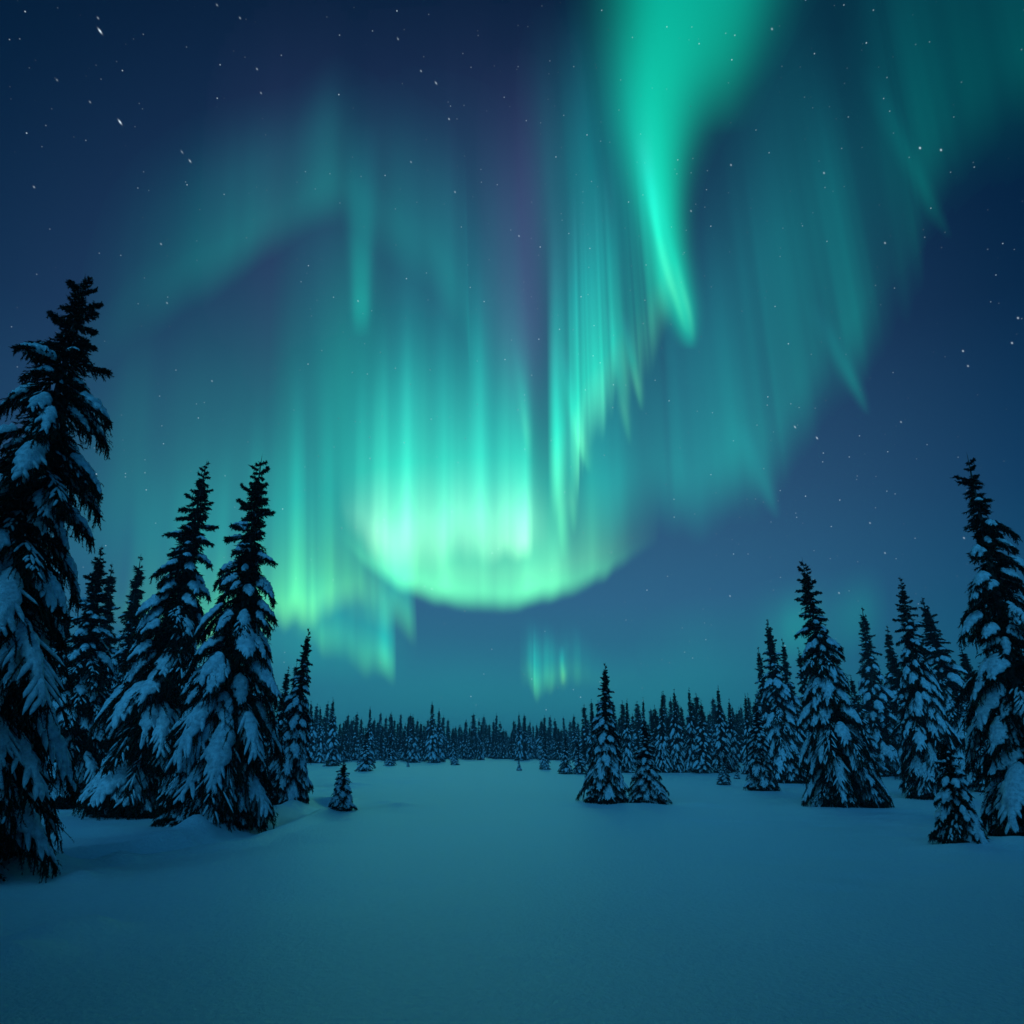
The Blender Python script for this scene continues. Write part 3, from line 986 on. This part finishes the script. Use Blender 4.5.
# 2 pale rays right of the violet gap
aurora('aurora_rays', 'pale sharp upright aurora rays right of the violet gap', [
    strip([(549, 575, 545, 180, 0), (557, 566, 553, 180, .62), (565, 560, 560, 180, .70), (576, 534, 570, 170, .70), (590, 490, 582, 160, .72), (606, 470, 594, 150, .64),
           (622, 440, 606, 140, .58), (640, 415, 620, 120, .46), (658, 388, 632, 100, .36), (672, 372, 644, 90, .28), (684, 352, 655, 80, 0)],
          soft=0.22, decay=1.7, rays=0.45, fine=10, wide=30, ragged=0.14, seed=33, pal=GREEN),
    ribbon([(553, 330, 4, 5, 0), (557, 430, 5, 6, .26), (561, 520, 4, 6, .34), (563, 562, 2, 4, 0)], pal=GREEN),
    ribbon([(562, 340, 5, 6, 0), (573, 410, 5, 7, .26), (583, 452, 4, 6, .26), (589, 474, 2, 3, 0)], pal=GREEN),
    ribbon([(569, 400, 4, 5, 0), (571, 470, 5, 5, .20), (573, 510, 4, 4, .22), (574, 536, 2, 2, 0)], pal=GREEN),
    ribbon([(622, 310, 4, 6, 0), (633, 365, 4, 5, .20), (639, 395, 3, 4, .16), (642, 412, 2, 2, 0)], pal=GREEN),
    ribbon([(606, 300, 5, 6, 0), (618, 370, 5, 6, .15), (626, 420, 4, 4, .14), (630, 446, 2, 2, 0)], pal=GREEN),
    ribbon([(514, 330, 4, 5, 0), (522, 400, 4, 5, .10), (527, 440, 3, 4, .10), (529, 460, 2, 2, 0)], pal=GREEN),
    strip([(556, 590, 546, 200, 0), (600, 600, 590, 200, .34), (640, 572, 626, 180, .40), (665, 566, 646, 170, .32), (700, 580, 670, 200, .22), (740, 560, 706, 200, .14), (790, 530, 750, 200, 0.0)],
          soft=0.22, decay=1.9, rays=0.30, fine=16, wide=34, ragged=0.09, seed=38, pal=TEAL)])
# 3 ribbon from the top of the sky
aurora('aurora_ribbon', 'vivid green aurora ribbon, wide overhead and tapering to a hooked tip', [
    ribbon([(668, -90, 55, 84, .50), (664, 0, 46, 72, .52), (658, 60, 40, 58, .56), (654, 110, 33, 42, .60), (656, 160, 26, 27, .64), (661, 200, 22, 19, .64), (668, 240, 20, 15, .54),
            (676, 280, 18, 13, .52), (683, 310, 15, 11, .46), (688, 332, 11, 8, .28), (691, 350, 8, 5, 0)], pal=JADE),
    ribbon([(640, 130, 5, 6, 0), (649, 185, 5, 6, .22), (657, 230, 4, 5, .34), (666, 268, 4, 5, .28), (678, 305, 4, 4, .18), (687, 335, 3, 3, 0)], pal=GREEN),
    ribbon([(654, 180, 6, 6, 0), (668, 235, 5, 5, .10), (680, 280, 5, 4, .16), (690, 318, 4, 3, .12), (693, 342, 3, 3, 0)], pal=GREEN),
    ribbon([(742, -90, 45, 40, .16), (736, 0, 40, 36, .15), (728, 60, 36, 30, .13), (724, 100, 30, 24, .07), (722, 135, 26, 20, 0)], pal=JADE),
    strip([(540, 480, 505, 0, 0), (575, 470, 540, -20, .16), (620, 430, 570, -40, .30), (655, 385, 600, -60, .28), (680, 350, 630, -60, .08), (690, 340, 645, -60, 0)],
          soft=0.45, decay=0.9, rays=0.25, fine=22, wide=40, ragged=0.1, seed=47, pal=TEAL, res=(1.5, 100))])
# 4 right veil
aurora('aurora_veil', 'broad dim teal aurora veil slanting down over the right of the sky', [
    strip([(690, 560, 640, 160, 0), (735, 545, 690, 130, .12), (778, 524, 725, 100, .20), (800, 492, 745, 80, .14), (850, 440, 780, 40, .16), (870, 416, 798, 20, .24), (888, 395, 815, 0, .10), (915, 340, 850, -60, .06),
           (955, 250, 870, -150, .06), (985, 215, 900, -200, .04), (1060, 150, 960, -260, .04), (1120, 120, 1000, -260, 0)],
          soft=0.2, decay=1.5, rays=0.38, fine=20, wide=50, ragged=0.10, seed=52, pal=TEAL),
    ribbon([(868, 60, 14, 10, 0), (892, 120, 12, 9, .035), (920, 180, 10, 8, .045), (944, 228, 7, 5, .02), (950, 240, 4, 4, 0)], pal=TEAL),
    ribbon([(812, 300, 10, 9, 0), (835, 345, 9, 8, .06), (857, 390, 7, 6, .10), (868, 416, 4, 3, 0)], pal=TEAL),
    ribbon([(740, 420, 10, 9, 0), (756, 460, 10, 9, .06), (770, 498, 8, 6, .08), (777, 520, 4, 4, 0)], pal=TEAL),
    strip([(640, 470, 620, -80, 0), (780, 480, 720, -100, .06), (880, 390, 820, -120, .07), (1000, 260, 930, -200, .06), (1150, 180, 1060, -260, 0.05)],
          soft=0.35, decay=0.4, rays=0.2, fine=40, wide=90, ragged=0.1, seed=55, pal=TEAL, res=(5, 60), top_fade=.8)])
# 5 upper left veil
aurora('aurora_veil', 'dim teal aurora veil with one hanging finger in the upper left sky', [
    strip([(40, 440, 100, 130, 0), (125, 375, 150, 110, .06), (190, 330, 205, 90, .15), (245, 294, 250, 80, .20), (290, 258, 295, 70, .18), (335, 240, 338, 40, .17), (346, 240, 348, 40, .13),
           (380, 280, 378, 50, .15), (402, 298, 400, 60, .16), (436, 322, 434, 80, .16), (463, 355, 458, 110, .12), (474, 420, 468, 140, .08), (500, 470, 490, 180, 0)],
          soft=0.28, decay=1.8, rays=0.16, fine=30, wide=60, ragged=0.06, seed=61, pal=TEAL),
    ribbon([(361, 120, 16, 16, 0), (361, 220, 13, 13, .10), (361, 280, 10, 10, .16), (361, 312, 9, 9, .16), (361, 330, 8, 8, .05), (361, 338, 8, 8, 0)], pal=TEAL, power=3.0)])
# 6 left green rays
aurora('aurora_rays', 'yellow green aurora rays glowing behind the broad left spruces', [
    strip([(80, 640, 110, 420, 0), (180, 668, 195, 400, .40), (240, 664, 248, 380, .62), (282, 656, 282, 350, .85), (298, 652, 298, 340, 1.45), (318, 646, 316, 340, 1.2), (334, 636, 332, 340, .70), (356, 627, 352, 350, .42), (390, 618, 384, 360, 0)],
          soft=0.12, decay=3.4, rays=0.26, fine=10, wide=34, ragged=0.06, seed=72, pal=LIME),
    strip([(0, 640, 60, 260, 0), (110, 655, 140, 230, .16), (200, 660, 210, 200, .28), (300, 660, 300, 170, .38), (370, 640, 368, 150, .36), (440, 610, 436, 160, 0)],
          soft=0.32, decay=2.9, rays=0.12, fine=24, wide=60, ragged=0.1, seed=75, pal=JADE)])
# 7 lower left patch with a finger
aurora('aurora_rays', 'low green aurora patch with a short finger below the left end of the bowl', [
    strip([(280, 640, 286, 540, 0), (312, 660, 314, 545, .32), (345, 682, 345, 555, .40), (372, 694, 372, 565, .46), (392, 702, 391, 580, .52), (397, 700, 396, 580, 0)],
          soft=0.28, decay=1.6, rays=0.35, fine=10, wide=24, ragged=0.12, seed=81, pal=LIME),
    strip([(335, 620, 334, 500, 0), (372, 640, 368, 500, .30), (400, 657, 395, 510, .42), (415, 661, 409, 520, .46), (419, 658, 413, 520, 0)],
          soft=0.28, decay=1.5, rays=0.35, fine=10, wide=24, ragged=0.12, seed=85, pal=LIME),
    strip([(160, 700, 190, 540, 0), (260, 700, 262, 540, .16), (340, 700, 340, 540, .16), (420, 690, 418, 560, 0)],
          soft=0.4, decay=1.0, rays=0.2, fine=20, wide=40, ragged=0.1, seed=87, pal=JADE)])
# 8 small patch above the tree line
aurora('aurora_rays', 'small green aurora flame just above the low far wood', [
    strip([(519, 690, 520, 610, 0), (527, 700, 527, 610, .36), (538, 714, 538, 615, 1.0), (546, 706, 546, 615, .45), (555, 698, 555, 620, .26), (575, 695, 574, 615, .18), (600, 700, 600, 640, .06), (640, 690, 640, 640, 0)],
          soft=0.30, decay=1.6, rays=0.5, fine=7, wide=18, ragged=0.1, seed=91, pal=LIME, res=(1.0, 50)),
    strip([(250, 735, 252, 600, 0), (380, 740, 380, 620, .05), (540, 742, 540, 630, .06), (680, 740, 678, 630, .05), (800, 735, 796, 620, 0)],
          soft=0.45, decay=1.0, rays=0.1, fine=40, wide=90, ragged=0.1, seed=93, pal=JADE, res=(4, 50)),
    ribbon([(562, 645, 2.5, 2.5, 0), (562, 662, 2.5, 2.5, .3), (563, 676, 2.5, 2.5, .3), (563, 686, 2, 2, 0)], pal=LIME, res=1.0)])
# 9 right low glow
aurora('aurora_veil', 'faint low green aurora glow behind the right group of spruces', [
    strip([(620, 710, 640, 580, 0), (700, 700, 696, 580, .05), (760, 696, 752, 570, .06), (795, 690, 788, 570, .20), (830, 685, 822, 560, .07), (855, 670, 846, 560, .13), (895, 655, 885, 550, 0)],
          soft=0.5, decay=1.2, rays=0.2, fine=20, wide=40, ragged=0.1, seed=97, pal=JADE)])
# 10 violet upper fringe
aurora('aurora_veil', 'violet gap of upright glow between the bowl and the pale rays', [
    strip([(480, 500, 470, 20, 0), (512, 500, 506, 20, .09), (536, 505, 528, 20, .12), (550, 500, 544, 20, .05), (575, 480, 570, 20, 0)],
          soft=0.3, decay=0.9, rays=0.2, fine=20, wide=30, ragged=0.1, seed=99, pal=VIOLET),
    strip([(180, 520, 200, -60, 0), (250, 480, 262, -60, .022), (400, 400, 405, -60, .02), (480, 380, 480, -60, .03), (560, 360, 550, -60, .02), (600, 340, 590, -60, 0)],
          soft=0.5, decay=0.6, rays=0.2, fine=24, wide=50, ragged=0.1, seed=101, pal=VIOLET, res=(4, 60))])
